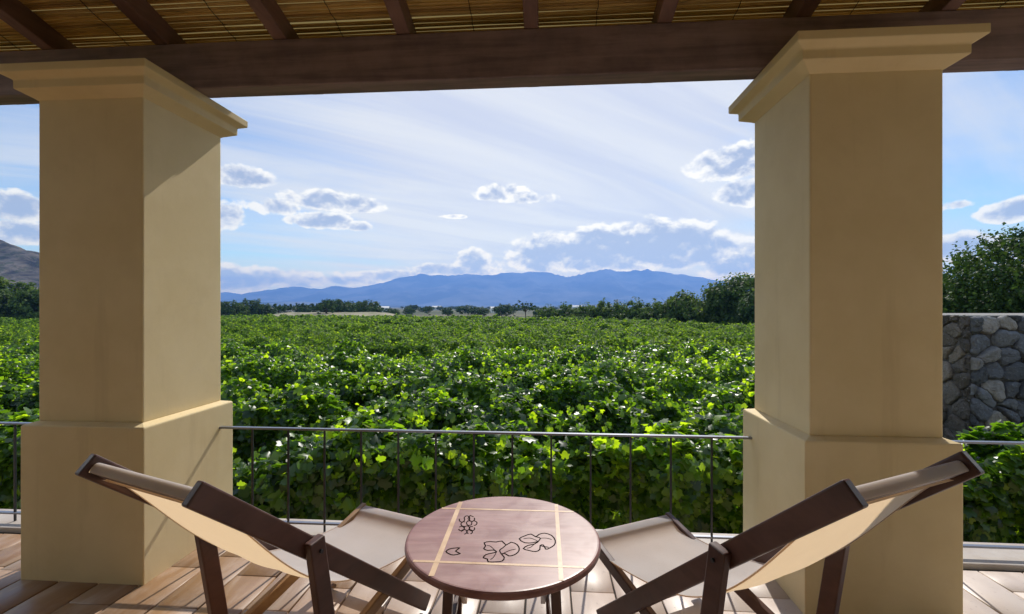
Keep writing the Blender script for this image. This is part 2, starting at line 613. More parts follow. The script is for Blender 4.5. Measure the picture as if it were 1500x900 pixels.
def vnoise2(x, y, seed):
    r = np.random.default_rng(seed).random((256, 256)) * 2 - 1
    x = np.asarray(x, float) + 5000
    y = np.asarray(y, float) + 5000
    i, j = np.floor(x).astype(int), np.floor(y).astype(int)
    u, v = x - i, y - j
    u = u * u * (3 - 2 * u)
    v = v * v * (3 - 2 * v)
    i0, i1, j0, j1 = i % 256, (i + 1) % 256, j % 256, (j + 1) % 256
    return (r[i0, j0] * (1 - u) + r[i1, j0] * u) * (1 - v) + (r[i0, j1] * (1 - u) + r[i1, j1] * u) * v


def fbm2(x, y, seed, o=5, g=0.5):
    s, a, t = 0, 1.0, 0
    for q in range(o):
        s = s + a * vnoise2(x * 2 ** q, y * 2 ** q, seed + q)
        t += a
        a *= g
    return s / t


GZ = -1.7                            # level of the field below the terrace


def grid_faces(nx, ny):
    a = np.arange((nx - 1) * (ny - 1))
    i, j = a % (nx - 1), a // (nx - 1)
    b = j * nx + i
    return np.stack([b, b + 1, b + nx + 1, b + nx], 1)


def build_ground():
    m, k = new_mat('field_ground')
    co = world_co(k)
    sp = k.n('ShaderNodeSeparateXYZ')
    k.link(co, sp.inputs[0])
    n1 = k.noise(co, 0.9, 5, 0.6)
    n2 = k.noise(scaled(k, co, (0.004, 0.010, 0.0)), 1.0, 6, 0.6)
    n3 = k.noise(scaled(k, co, (0.03, 0.06, 0.0)), 1.0, 4, 0.6)
    near = k.mix(k.mapr(n1, 0.35, 0.65), (0.035, 0.045, 0.018), (0.09, 0.075, 0.045))
    far = k.mix(k.mapr(n2, 0.42, 0.58), (0.045, 0.060, 0.028), (0.17, 0.145, 0.09))
    far = k.mix(k.mapr(n3, 0.45, 0.6), far, (0.05, 0.065, 0.03))
    c = k.mix(k.mapr(sp.outputs[1], 70, 100), near, far)
    p = principled(k, c, 0.95, 0.15)
    k.link(p.outputs[0], k.out.inputs[0])
    b = MB()
    S = 9000
    b.add([(-S, -S, GZ), (S, -S, GZ), (S, S, GZ), (-S, S, GZ)], [(0, 1, 2, 3)])
    tag(b.build('ground', m), kind='structure')
    # bare strip of pale earth beyond the vines
    ms = mat_simple('dry_earth', (0.34, 0.29, 0.20), 0.95, 0.1, 0, (0.16, 0.16, 0.09), 0.25)
    xs = np.linspace(-66, -24, 40)
    lo = 92 + value_noise(xs * .15, 5) * 2
    hi = 122 + value_noise(xs * .2, 6) * 6 - np.abs((xs + 50) / 45) ** 4 * 20
    tp = np.clip(np.minimum(xs + 66, -24 - xs) / 9.0, 0, 1)
    tp = tp * tp * (3 - 2 * tp)
    V = np.concatenate([np.stack([xs, lo, GZ - .1 + .6 * tp], 1), np.stack([xs, hi, GZ - .1 + tp * (1.95 + .15 * value_noise(xs * .3, 8))], 1), np.stack([xs, hi + 25, xs * 0 + GZ - .1], 1)])
    F = grid_faces(40, 3)
    tag(np_mesh('dirt_path', V, F, ms), kind='structure')


build_ground()


def build_mountains():
    m, k = new_mat('mountain_scrub')
    co = world_co(k)
    n = k.noise(scaled(k, co, (0.002, 0.002, 0.004)), 1.0, 8, 0.62)
    c = k.mix(k.mapr(n, 0.4, 0.62), (0.02, 0.028, 0.02), (0.16, 0.15, 0.12))
    p = principled(k, c, 0.95, 0.1)
    k.link(p.outputs[0], k.out.inputs[0])
    ridge = [(-400, 434), (100, 428), (200, 430), (318, 427), (350, 431), (400, 425), (440, 421), (480, 424), (497, 420), (520, 422), (560, 413), (600, 403), (618, 401), (640, 402),
             (660, 404), (690, 401), (720, 404), (735, 400), (770, 398), (795, 396), (812, 401), (832, 407), (860, 399), (885, 395), (905, 397), (945, 395), (1000, 404),
             (1040, 411), (1075, 416), (1107, 424), (1250, 430), (1400, 426), (1900, 436)]
    D0 = 6500.0
    us = np.array([q[0] for q in ridge], float)
    hs = (450 - np.array([q[1] for q in ridge], float)) / FPX * D0
    nx, ny = 520, 90
    xs = np.linspace(-8200, 8200, nx)
    ys = np.linspace(4300, 8600, ny)
    Xg, Yg = np.meshgrid(xs, ys)
    ridge_y = D0 + 250 * value_noise(xs / 1500, 31) + 120 * value_noise(xs / 500, 32)
    top = np.interp(xs / D0 * FPX + 750, us, hs) + 7 * value_noise(xs / 130, 33) + 5 * value_noise(xs / 50, 34)
    t = (Yg - ridge_y[None, :]) / np.where(Yg < ridge_y[None, :], 1900.0, 1500.0)
    prof = np.clip(1 - np.abs(t), 0, 1) ** 1.25
    spur = np.abs(fbm2(Xg / 520, Yg / 900, 41, 5)) * 1.0
    z = top[None, :] * prof * (1 - 0.75 * spur * (1 - prof ** 3)) + GZ + prof * 4
    z = np.where(prof <= 0, GZ - 0.2, z)
    V = np.stack([Xg.ravel(), Yg.ravel(), z.ravel()], 1)
    tag(np_mesh('mountains', V, grid_faces(nx, ny), m, smooth=True), kind='structure')
    # lower foothills in front of the range
    nx, ny = 300, 30
    xs = np.linspace(-4200, 4200, nx)
    ys = np.linspace(3300, 4250, ny)
    Xg, Yg = np.meshgrid(xs, ys)
    u = xs / 3800 * FPX + 750
    hp = np.interp(u, [0, 318, 380, 430, 480, 560, 650, 760, 860, 950, 1040, 1100, 1500], [7, 9, 11, 12, 8, 4, 2, 2, 6, 8, 7, 5, 6])
    top = (hp / FPX * 3800) + 4 * value_noise(xs / 120, 51)
    prof = np.clip(1 - np.abs((Yg - 3780) / 470), 0, 1)
    prof = prof * prof * (3 - 2 * prof)
    z = top[None, :] * prof * (0.8 + 0.3 * fbm2(Xg / 300, Yg / 300, 55, 4)) + GZ - .1
    tag(np_mesh('foothills', np.stack([Xg.ravel(), Yg.ravel(), z.ravel()], 1), grid_faces(nx, ny), m, smooth=True), kind='structure')


build_mountains()


def build_rocky_hill():
    m, k = new_mat('hill_rock')
    co = world_co(k)
    n = k.noise(scaled(k, co, (0.05, 0.05, 0.12)), 1.0, 8, 0.65, 0.6)
    n2 = k.noise(co, 0.16, 6, 0.6)
    c = k.mix(k.mapr(n, 0.40, 0.60), (0.028, 0.025, 0.023), (0.15, 0.125, 0.10))
    c = k.mix(k.mapr(n2, 0.52, 0.62, 0.0, 0.8), c, (0.045, 0.055, 0.025))
    p = principled(k, c, 0.95, 0.15, n, 1.0, 6.0)
    k.link(p.outputs[0], k.out.inputs[0])
    D = 420.0
    nx, ny = 200, 90
    xs = np.linspace(-900, -200, nx)
    ys = np.linspace(260, 640, ny)
    Xg, Yg = np.meshgrid(xs, ys)
    u = xs / D * FPX + 750
    top = np.interp(u, [-700, -400, -250, -100, -20, 0, 14, 24, 34, 50, 80, 130, 200, 260, 330], [60, 95, 120, 112, 104, 106, 98, 91, 88, 90, 70, 40, 20, 8, 0]) / FPX * D
    t = np.abs((Yg - D) / np.where(Yg < D, 150, 210))
    prof = np.clip(1 - t, 0, 1) ** 0.9
    z = top[None, :] * prof * (1 + 0.30 * fbm2(Xg / 45, Yg / 45, 61, 5, 0.6) * (1 - 0.6 * prof)) + GZ + fbm2(Xg / 12, Yg / 12, 66, 3) * 2.2 * prof ** .5
    z = np.where(prof <= 0, GZ - .2, z)
    tag(np_mesh('rocky_hill', np.stack([Xg.ravel(), Yg.ravel(), z.ravel()], 1), grid_faces(nx, ny), m), kind='structure')


build_rocky_hill()


# ------------------------------------------------------------------ terrace
def build_terrace():
    # boards run out from the house; every board its own tone, dark open joints between
    V, F, T = [], [], []
    X0, X1, Y0, Y1 = -6.6, 6.6, -1.6, 2.845
    pitch, gap = 0.232, 0.009
    nb = int((X1 - X0) / pitch)
    rn = random.Random(5)
    n = 0
    for i in range(nb):
        xa = X0 + i * pitch + gap / 2
        xb = xa + pitch - gap
        y = Y0 - rn.random() * 0.47
        while y < Y1:
            L = rn.uniform(0.44, 0.50)
            ya, yb = max(y, Y0), min(y + L - 0.003, Y1)
            y += L
            if yb - ya < 0.05:
                continue
            dz = rn.uniform(-0.0012, 0.0012)
            t = min(1, max(0, rn.gauss(0.66 + 0.42 * max(-1.7, min(0.6, xa + .1)), 0.10)))  # paler towards centre and right: sky glare put into the board tone
            c = 0.003
            for (px, py, pz) in ((xa, ya, -c), (xb, ya, -c), (xb, yb, -c), (xa, yb, -c), (xa + c, ya + c, 0), (xb - c, ya + c, 0), (xb - c, yb - c, 0), (xa + c, yb - c, 0)):
                V.append((px, py, pz + dz))
                T.append(t)
            # side skirts down to the bed
            for (px, py) in ((xa, ya), (xb, ya), (xb, yb), (xa, yb)):
                V.append((px, py, -0.02))
                T.append(t)
            F += [(n + 4, n + 5, n + 6, n + 7), (n, n + 1, n + 5, n + 4), (n + 1, n + 2, n + 6, n + 5), (n + 2, n + 3, n + 7, n + 6), (n + 3, n, n + 4, n + 7),
                  (n + 8, n + 9, n + 1, n), (n + 9, n + 10, n + 2, n + 1), (n + 10, n + 11, n + 3, n + 2), (n + 11, n + 8, n, n + 3)]
            n += 12
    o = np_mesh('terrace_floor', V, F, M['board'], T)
    o.rotation_euler = (0, 0, -ALPHA)
    tag(o, kind='structure')
    b = MB()
    b.box(-6.6, -1.6, -0.10, 6.6, 3.10, -0.014)
    o = b.build('terrace_bed', M['joint'])
    o.rotation_euler = (0, 0, -ALPHA)
    tag(o, kind='structure')
    b = MB()
    b.box(-6.6, 3.02, GZ - 0.05, 6.6, 3.11, -0.012)
    o = b.build('terrace_wall', M['plaster'])
    o.rotation_euler = (0, 0, -ALPHA)
    tag(o, kind='structure')
    # pale coping along the edge
    b = MB()
    x = -6.6
    while x < 6.6:
        L = 0.8
        b.box(x + .002, 2.872, -0.012, x + L - .002, 3.14, 0.026)
        x += L
    o = b.build('terrace_kerb', M['coping'], bevel=0.006)
    o.rotation_euler = (0, 0, -ALPHA)
    tag(o, kind='structure')
    # house wall behind the viewer
    b = MB()
    b.box(-6.6, -1.8, -0.1, 6.6, -1.602, 4.28)
    o = b.build('house_wall', M['house'])
    o.rotation_euler = (0, 0, -ALPHA)
    tag(o, kind='structure')


build_terrace()


def square_loop(prof):
    """stack of square rings: list of (half_x, half_y, z)"""
    v, f = [], []
    for hx, hy, z in prof:
        v += [(-hx, -hy, z), (hx, -hy, z), (hx, hy, z), (-hx, hy, z)]
    for i in range(len(prof) - 1):
        for j in range(4):
            f.append((i * 4 + j, i * 4 + (j + 1) % 4, i * 4 + 4 + (j + 1) % 4, i * 4 + 4 + j))
    f.append((3, 2, 1, 0))
    q = (len(prof) - 1) * 4
    f.append((q, q + 1, q + 2, q + 3))
    return v, f


def build_pillar(xc, label):
    r = empty('pillar', arch(xc, 2.73, 0), -ALPHA)
    tag(r, label, 'pillar', 'porch pillars')
    hb, hs = 0.361, 0.311
    b = MB()
    b.add(*square_loop([(hb, hb, -0.013), (hb, hb, 0.845), (hb - 0.004, hb - 0.004, 0.849), (hs - .002, hs - .002, 0.863)]))
    b.build('plinth', M['plaster'], r, bevel=0.007)
    b = MB()
    b.add(*square_loop([(hs, hs, 0.860), (hs, hs, 2.668)]))
    b.build('shaft', M['plaster'], r, bevel=0.009, seg=3)
    b = MB()
    s = hs
    b.add(*square_loop([(s + .004, s + .004, 2.655), (s + .012, s + .012, 2.662), (s + .062, s + .062, 2.690), (s + .070, s + .070, 2.694), (s + .070, s + .070, 2.738),
                        (s + .076, s + .076, 2.744), (s + .108, s + .108, 2.760), (s + .115, s + .115, 2.764), (s + .115, s + .115, 2.808)]))
    b.build('capital', M['plaster'], r, bevel=0.004)
    return r


build_pillar(-2.525, 'ochre plastered square pillar with stepped cap behind the left deck chair')
build_pillar(1.615, 'ochre plastered square pillar with stepped cap behind the right deck chair')


def build_beam():
    b = MB()
    b.box(-4.7, 0, 0, 4.9, 0.135, 0.276)
    o = b.build('wooden_beam', M['dark_wood'], bevel=0.008)
    o.location = arch(-0.2, 2.66, 2.8105)
    o.rotation_euler = (0, 0, -ALPHA)
    tag(o, 'long dark brown timber beam lying across the tops of both pillars', 'beam')


build_beam()
ROOF_S = 0.25                         # fall of the roof per metre


def build_roof():
    r = empty('porch_roof', arch(0, 2.66, 3.089), -ALPHA)
    tag(r, 'porch roof of woven reed matting on dark rafters above the beam', 'roof')
    # local: y out from the house measured from the beam face, z above rafter underside there
    yin, yout = -4.25, 0.475
    for i in range(-6, 7):
        x = -0.085 + i * 0.745 - 0.0
        b = MB()
        h, w = 0.13, 0.082
        v = []
        for y in (yin, yout):
            z = -ROOF_S * y
            v += [(x - w / 2, y, z), (x + w / 2, y, z), (x + w / 2, y, z + h), (x - w / 2, y, z + h)]
        b.add(v, [(0, 3, 2, 1), (4, 5, 6, 7), (0, 1, 5, 4), (1, 2, 6, 5), (2, 3, 7, 6), (3, 0, 4, 7)])
        b.build('rafter', M['rafter'], r, bevel=0.005)
    # reeds: long thin canes side by side along the front
    V, F, T = [], [], []
    rn = random.Random(9)
    y = -4.2
    n = 0
    xs = [-4.9 + 0.35 * q for q in range(29)]
    while y < 0.62:
        rad = rn.uniform(0.0055, 0.0095)
        off = rn.uniform(-0.003, 0.003)
        ph, am = rn.random() * 9, rn.uniform(0.0, 0.004)
        t = rn.random()
        tk = [min(1, max(0, t + rn.uniform(-.22, .22))) for _ in xs]
        for q, x in enumerate(xs):
            yy = y + am * math.sin(x * 1.7 + ph) + rn.uniform(-.0012, .0012)
            zz = -ROOF_S * yy + 0.130 + rad + off + 0.002 + rn.uniform(-.001, .001)
            for a in (0, 60, 120, 180, 240, 300):
                V.append((x, yy + rad * math.cos(R(a)), zz + rad * math.sin(R(a))))
                T.append(tk[q])
        for q in range(len(xs) - 1):
            for j in range(6):
                F.append((n + q * 6 + j, n + q * 6 + (j + 1) % 6, n + q * 6 + 6 + (j + 1) % 6, n + q * 6 + 6 + j))
        n += len(xs) * 6
        y += rad * 2 + rn.choice([0.0006, 0.001, 0.0015, 0.004])
    np_mesh('reed_matting', V, F, M['reed'], T, r, smooth=True)
    b = MB()
    ya, yb = yin, 0.64
    b.add([(-4.9, ya, -ROOF_S * ya + .170), (4.9, ya, -ROOF_S * ya + .170), (4.9, yb, -ROOF_S * yb + .170), (-4.9, yb, -ROOF_S * yb + .170)], [(0, 1, 2, 3)])
    b.build('added_cover', M['shade_sheet'], r)  # sheet added above the reeds to dim sun through their gaps
    # stitching across the reeds
    b = MB()
    for i in range(-6, 6):
        for dx in (0.375,):
            x = -0.085 + i * 0.745 + dx + rn.uniform(-.06, .06)
            pts = [(x + rn.uniform(-.006, .006), y, -ROOF_S * y + 0.1285) for y in np.linspace(-1.5, 0.6, 60)]
            b.tube(pts, 0.0022, 5)
    b.build('stitching', M['joint'], r)


build_roof()


# ------------------------------------------------------------------ railings
def railing(xa, xb, ups, label, knob=False):
    r = empty('railing', arch((xa + xb) / 2, 2.965, 0.026), -ALPHA)
    tag(r, label, 'railing', 'iron railings between the pillars')
    xm = (xa + xb) / 2
    b = MB()
    b.box(xa - xm, -0.015, 0.666, xb - xm, 0.015, 0.679)
    b.build('top_rail', M['steel'], r, bevel=0.003)
    b = MB()
    b.box(xa - xm, -0.013, 0.050, xb - xm, 0.013, 0.062)
    b.build('bottom_rail', M['steel'], r, bevel=0.002)
    for x in ups:
        b = MB()
        b.box(x - xm - .006, -.006, 0.0, x - xm + .006, .006, 0.6655)
        b.build('baluster', M['iron'], r, bevel=0.002)


railing(-2.166, 1.256, [-1.94 + 0.2465 * i for i in range(13)], 'dark iron railing with slim balusters between the two pillars')
railing(-6.4, -2.884, [-2.93 - 0.72 * i for i in range(5)], 'short piece of dark iron railing left of the left pillar')
railing(1.974, 6.4, [2.30 + 0.72 * i for i in range(6)], 'short piece of dark iron railing right of the right pillar, before the stone wall')


# ------------------------------------------------------------------ deck chairs
def build_chair(loc, theta, zh, hw, rail_mat, seat_mat, label):
    """local +y runs from the head of the chair to its front"""
    r = empty('deck_chair', loc, -R(theta))
    tag(r, label, 'deck chair', 'deck chairs beside the round table')
    L = 1.21
    slope = (zh - 0.035) / 1.08
    wd = Vector((0, 1.08, -(zh - 0.035))).normalized()
    for s in (-1, 1):
        b = MB()
        p0 = Vector((s * (hw - .016), 0.0, zh)) - wd * 0.045
        p1 = Vector((s * (hw - .016), 1.08, 0.035))
        b.bar(p0, p1, 0.032, 0.074)
        b.build('side_rail', rail_mat, r, bevel=0.006)
        # seat rail rising from the rear leg to the front bar
        b = MB()
        x = s * (hw - 0.052)
        b.bar((x, 0.40, 0.105), (x, L + .035, 0.348), 0.030, 0.055)
        b.build('seat_rail', seat_mat, r, bevel=0.005)
        # rear leg
        b = MB()
        x = s * (hw + 0.0185)
        zt = zh - slope * 0.36 + 0.035
        b.bar((x, 0.36, zt), (x, 0.465, 0.0), 0.034, 0.066)
        b.build('rear_leg', rail_mat, r, bevel=0.005)
        b = MB()
        zc = zh - slope * 0.37
        x0, x1 = sorted((s * (hw - 0.04), s * (hw + 0.043)))
        b.tube([(x0, 0.372, zc), (x1, 0.372, zc)], 0.007, 10)
        b.build('bolt', M['iron'], r)
    b = MB()
    b.bar((-(hw - .033), 0.0, zh - .004), (hw - .033, 0.0, zh - .004), 0.05, 0.03, side=tuple(wd))
    b.build('head_bar', rail_mat, r, bevel=0.006)
    b = MB()
    b.bar((-(hw - .033), 1.045, 0.072), (hw - .033, 1.045, 0.072), 0.05, 0.028, side=tuple(wd))
    b.build('foot_bar', rail_mat, r, bevel=0.005)
    b = MB()
    b.bar((-(hw - .038), L, 0.340), (hw - .038, L, 0.340), 0.05, 0.026, side=(0, 1, .2))
    b.build('front_bar', seat_mat, r, bevel=0.005)
    b = MB()
    b.bar((-(hw - .038), 0.455, 0.118), (hw - .038, 0.455, 0.118), 0.045, 0.026, side=(0, 1, .2))
    b.build('rear_bar', seat_mat, r, bevel=0.005)
    # sling: wraps the head bar, sags, and wraps the front bar
    d = zh - 0.95
    nrm = Vector((0, -wd.z, wd.y))
    hb = Vector((0, 0, zh - .004))
    prof = []

    def loop(c, dirv, n, w, t, a0, a1, steps):
        out = []
        for i in range(steps + 1):
            a = R(a0 + (a1 - a0) * i / steps)
            ca, sa = math.cos(a), math.sin(a)
            e = 0.55
            out.append(c + dirv * (w * math.copysign(abs(ca) ** e, ca)) + n * (t * math.copysign(abs(sa) ** e, sa)))
        return out
    prof += loop(hb, wd, nrm, 0.033, 0.023, -60, 210, 18)
    sag = [(.06, .885 + d * .95), (.1, .838 + d * .9), (.2, .720 + d * .75), (.3, .605 + d * .6), (.4, .505 + d * .45), (.5, .440 + d * .3), (.6, .395 + d * .2), (.75, .352 + d * .1), (.9, .328), (1.02, .320), (1.12, .320)]
    ys = np.array([q[0] for q in sag])
    zs = np.array([q[1] for q in sag])
    cf = np.polyfit(ys, zs, 5)
    mid = []
    for y in np.linspace(0.055, 1.13, 40):
        mid.append(Vector((0, y, float(np.polyval(cf, y)))))
    prof += mid
    fb = Vector((0, L, 0.340))
    fd = Vector((0, 1, .2)).normalized()
    fn = Vector((0, -.2, 1)).normalized()
    prof += loop(fb, fd, fn, 0.032, 0.020, 225, 20, 1)[:0]
    prof += loop(fb, fd, fn, 0.033, 0.021, 165, -140, 16)
    nW = 15
    half = hw - 0.040
    V, F = [], []
    for i, p in enumerate(prof):
        s_ = i / (len(prof) - 1)
        for j in range(nW):
            q = 2 * j / (nW - 1) - 1
            inmid = max(0.0, math.sin(math.pi * min(1, max(0, (s_ - .25) / .5))))
            hwid = half - (0.012 * inmid)
            x = q * hwid
            dz = -0.020 * (1 - q * q) * inmid + 0.004 * inmid * math.sin(q * 9 + s_ * 14) * (1 - q * q)
            V.append((x, p.y, p.z + dz))
    for i in range(len(prof) - 1):
        for j in range(nW - 1):
            F.append((i * nW + j, i * nW + j + 1, (i + 1) * nW + j + 1, (i + 1) * nW + j))
    o = np_mesh('canvas_sling', V, F, M['canvas'], None, r, smooth=True)
    # stitched hems along both edges
    for s in (-1, 1):
        b = MB()
        pts = []
        for i in range(19, 19 + 40):
            p = prof[i]
            s_ = i / (len(prof) - 1)
            inmid = max(0.0, math.sin(math.pi * min(1, max(0, (s_ - .25) / .5))))
            pts.append((s * (half - .012 * inmid), p.y, p.z))
        b.tube(pts, 0.0032, 6)
        b.build('hem', M['canvas'], r, smooth=True)
    return r


build_chair((-1.143, 1.462, 0), 25.0, 0.95, 0.305, M['chair'], M['tan'], 'dark wooden deck chair with canvas sling left of the round table')
build_chair((1.124, 1.334, 0), -24.0, 1.0, 0.306, M['chair'], M['chair'], 'dark wooden deck chair with canvas sling right of the round table')

# ------------------------------------------------------------------ round table
TZ = 0.51
TC = (-0.039, 2.035)


def on_table(u, v):
    """place on the table top, relative to its centre"""
    d = FPX * (EYE - TZ) / (v - 450)
    return ((u - 750) / FPX * d - TC[0], d - TC[1])


def ribbon(mb, pts, w, z0, z1, closed=False):
    for i in range(len(pts) - (0 if closed else 1)):
        a, b = Vector(pts[i]).to_2d(), Vector(pts[(i + 1) % len(pts)]).to_2d()
        d = b - a
        if d.length < 1e-5:
            continue
        d.normalize()
        n = Vector((-d.y, d.x)) * w / 2
        a2, b2 = a - d * w * .3, b + d * w * .3
        q = [a2 - n, b2 - n, b2 + n, a2 + n]
        mb.add([(p.x, p.y, z) for z in (z0 + .00002 * (i % 7), z1 + .00003 * (i % 7)) for p in q],
               [(0, 3, 2, 1), (4, 5, 6, 7), (0, 1, 5, 4), (1, 2, 6, 5), (2, 3, 7, 6), (3, 0, 4, 7)])


def smooth_poly(pts, closed=True, n=4):
    out = []
    N = len(pts)
    rng = range(N) if closed else range(N - 1)
    for i in rng:
        p0, p1, p2, p3 = (Vector(pts[(i + q) % N] if closed else pts[min(max(i + q, 0), N - 1)]) for q in (-1, 0, 1, 2))
        for s in range(n):
            t = s / n
            out.append(0.5 * ((2 * p1) + (p2 - p0) * t + (2 * p0 - 5 * p1 + 4 * p2 - p3) * t * t + (3 * p1 - p0 - 3 * p2 + p3) * t ** 3))
    if not closed:
        out.append(Vector(pts[-1]))
    return out


def build_table():
    r = empty('round_table', (TC[0], TC[1], 0))
    tag(r, 'low round wooden table with pale inlay strips and drawn vine leaves', 'table')
    b = MB()
    Rr = 0.418
    b.lathe([(Rr - .022, TZ - .034), (Rr - .010, TZ - .033), (Rr - .002, TZ - .026), (Rr, TZ - .016), (Rr - .002, TZ - .006), (Rr - .008, TZ - .001), (Rr - .014, TZ)], 96)
    b.build('table_top', M['table'], r)
    b = MB()
    b.lathe([(0.30, TZ - .075), (0.31, TZ - .075), (0.31, TZ - .0345), (0.30, TZ - .0345)], 64)
    b.build('apron', M['chair'], r)
    for sx in (-1, 1):
        for sy in (-1, 1):
            b = MB()
            b.bar((sx * .205, sy * .215, TZ - .036), (sx * .225, sy * .235, 0), 0.038, 0.038)
            b.build('leg', M['chair'], r, bevel=0.004)
    for sx in (-1, 1):
        b = MB()
        b.bar((sx * .172, -.205, .435), (sx * .188, .222, .09), 0.022, 0.04)
        b.build('brace', M['tan' if sx < 0 else 'chair'], r, bevel=0.003)
        b = MB()
        b.bar((sx * .215, -.21, .16), (sx * .215, .21, .16), 0.02, 0.03)
        b.build('stretcher', M['chair'], r, bevel=0.003)
    # inlaid strips: two across, two along
    rad = Rr - .016

    def clip(p, q):
        p, q = Vector(p), Vector(q)
        d = (q - p).normalized()
        bq = p.dot(d)
        c = p.dot(p) - rad * rad
        s = math.sqrt(bq * bq - c)
        return p + d * (-bq - s), p + d * (-bq + s)
    strips = [((674, 738), (634, 838), .021, .0005), ((815, 742), (822, 848), .017, .0005), ((655, 745), (842, 750), .014, .0008), ((606, 822), (872, 832), .014, .0008)]
    for (a, c, w, hgt) in strips:
        p, q = clip(on_table(*a), on_table(*c))
        b = MB()
        ribbon(b, [p, q], w, TZ - .001, TZ + hgt)
        b.build('inlay_strip', M['inlay'], r)

    def px(pts):
        return [on_table(480 + x / 3, 640 + y / 3) for x, y in pts]
    leaf_a = [(688, 466), (712, 461), (740, 463), (766, 459), (784, 476), (806, 464), (832, 474), (842, 492), (836, 508), (818, 520), (796, 524), (780, 514), (764, 516), (776, 530), (768, 546), (742, 550), (706, 550), (702, 538), (684, 532), (696, 518), (722, 512), (742, 506), (728, 498), (704, 500), (686, 492), (694, 480)]
    leaf_b = [(842, 449), (866, 436), (894, 428), (914, 440), (928, 430), (952, 424), (984, 434), (1000, 456), (996, 476), (974, 490), (958, 494), (948, 476), (934, 478), (932, 496), (914, 505), (884, 500), (860, 492), (880, 478), (908, 472), (926, 460), (902, 466), (866, 466)]
    leaf_c = [(520, 505), (534, 494), (556, 490), (580, 489), (562, 503), (582, 514), (552, 520), (534, 515)]
    for nm, pts in (('leaf_drawing', leaf_a), ('leaf_drawing', leaf_b), ('leaf_drawing', leaf_c)):
        b = MB()
        ribbon(b, smooth_poly(px(pts), True, 2), 0.0052, TZ - .0004, TZ + .0007, True)
        if pts is leaf_a:
            ribbon(b, smooth_poly(px([(764, 516), (756, 500), (770, 488), (784, 476)]), False), 0.0048, TZ - .0004, TZ + .0006)
        if pts is leaf_a:
            for vv in ([(742, 506), (716, 482), (700, 478)], [(764, 516), (800, 500), (826, 494)], [(742, 506), (730, 528), (716, 540)]):
                ribbon(b, smooth_poly(px(vv), False), .0030, TZ - .0004, TZ + .0006)
        if pts is leaf_b:
            for vv in ([(926, 460), (892, 446), (862, 448)], [(934, 446), (962, 446), (984, 452)], [(908, 472), (892, 486), (876, 490)]):
                ribbon(b, smooth_poly(px(vv), False), .0030, TZ - .0004, TZ + .0006)
            ribbon(b, smooth_poly(px([(926, 460), (934, 446), (914, 440)]), False), 0.0048, TZ - .0004, TZ + .0006)
            ribbon(b, smooth_poly(px([(934, 478), (946, 482), (970, 486)]), False), 0.0048, TZ - .0004, TZ + .0006)
        b.build(nm, M['ink'], r)
    b = MB()
    rn = random.Random(3)
    for (gx, gy) in ((590, 365), (612, 358), (634, 362), (598, 384), (622, 380), (644, 380), (588, 404), (612, 402), (634, 404), (600, 418), (624, 418)):
        pts = []
        for j in range(rn.choice([6, 7, 8])):
            a = rn.random() * 0.3 + j * 0.78 + gx
            pts.append((gx + 12 * math.cos(a), gy + 10 * math.sin(a)))
        ribbon(b, smooth_poly(px(pts), False, 3), 0.0048, TZ - .0004, TZ + .0007)
    ribbon(b, px([(616, 360), (626, 346), (640, 352)]), 0.0048, TZ - .0004, TZ + .0006)
    b.build('grape_drawing', M['ink'], r)


build_table()


# ------------------------------------------------------------------ stone walls
def clip_poly(poly, p, n):
    out = []
    for i in range(len(poly)):
        a, b = poly[i], poly[(i + 1) % len(poly)]
        da, db = (a - p) @ n, (b - p) @ n
        if da <= 0:
            out.append(a)
        if da * db < 0:
            out.append(a + (b - a) * (da / (da - db)))
    return out


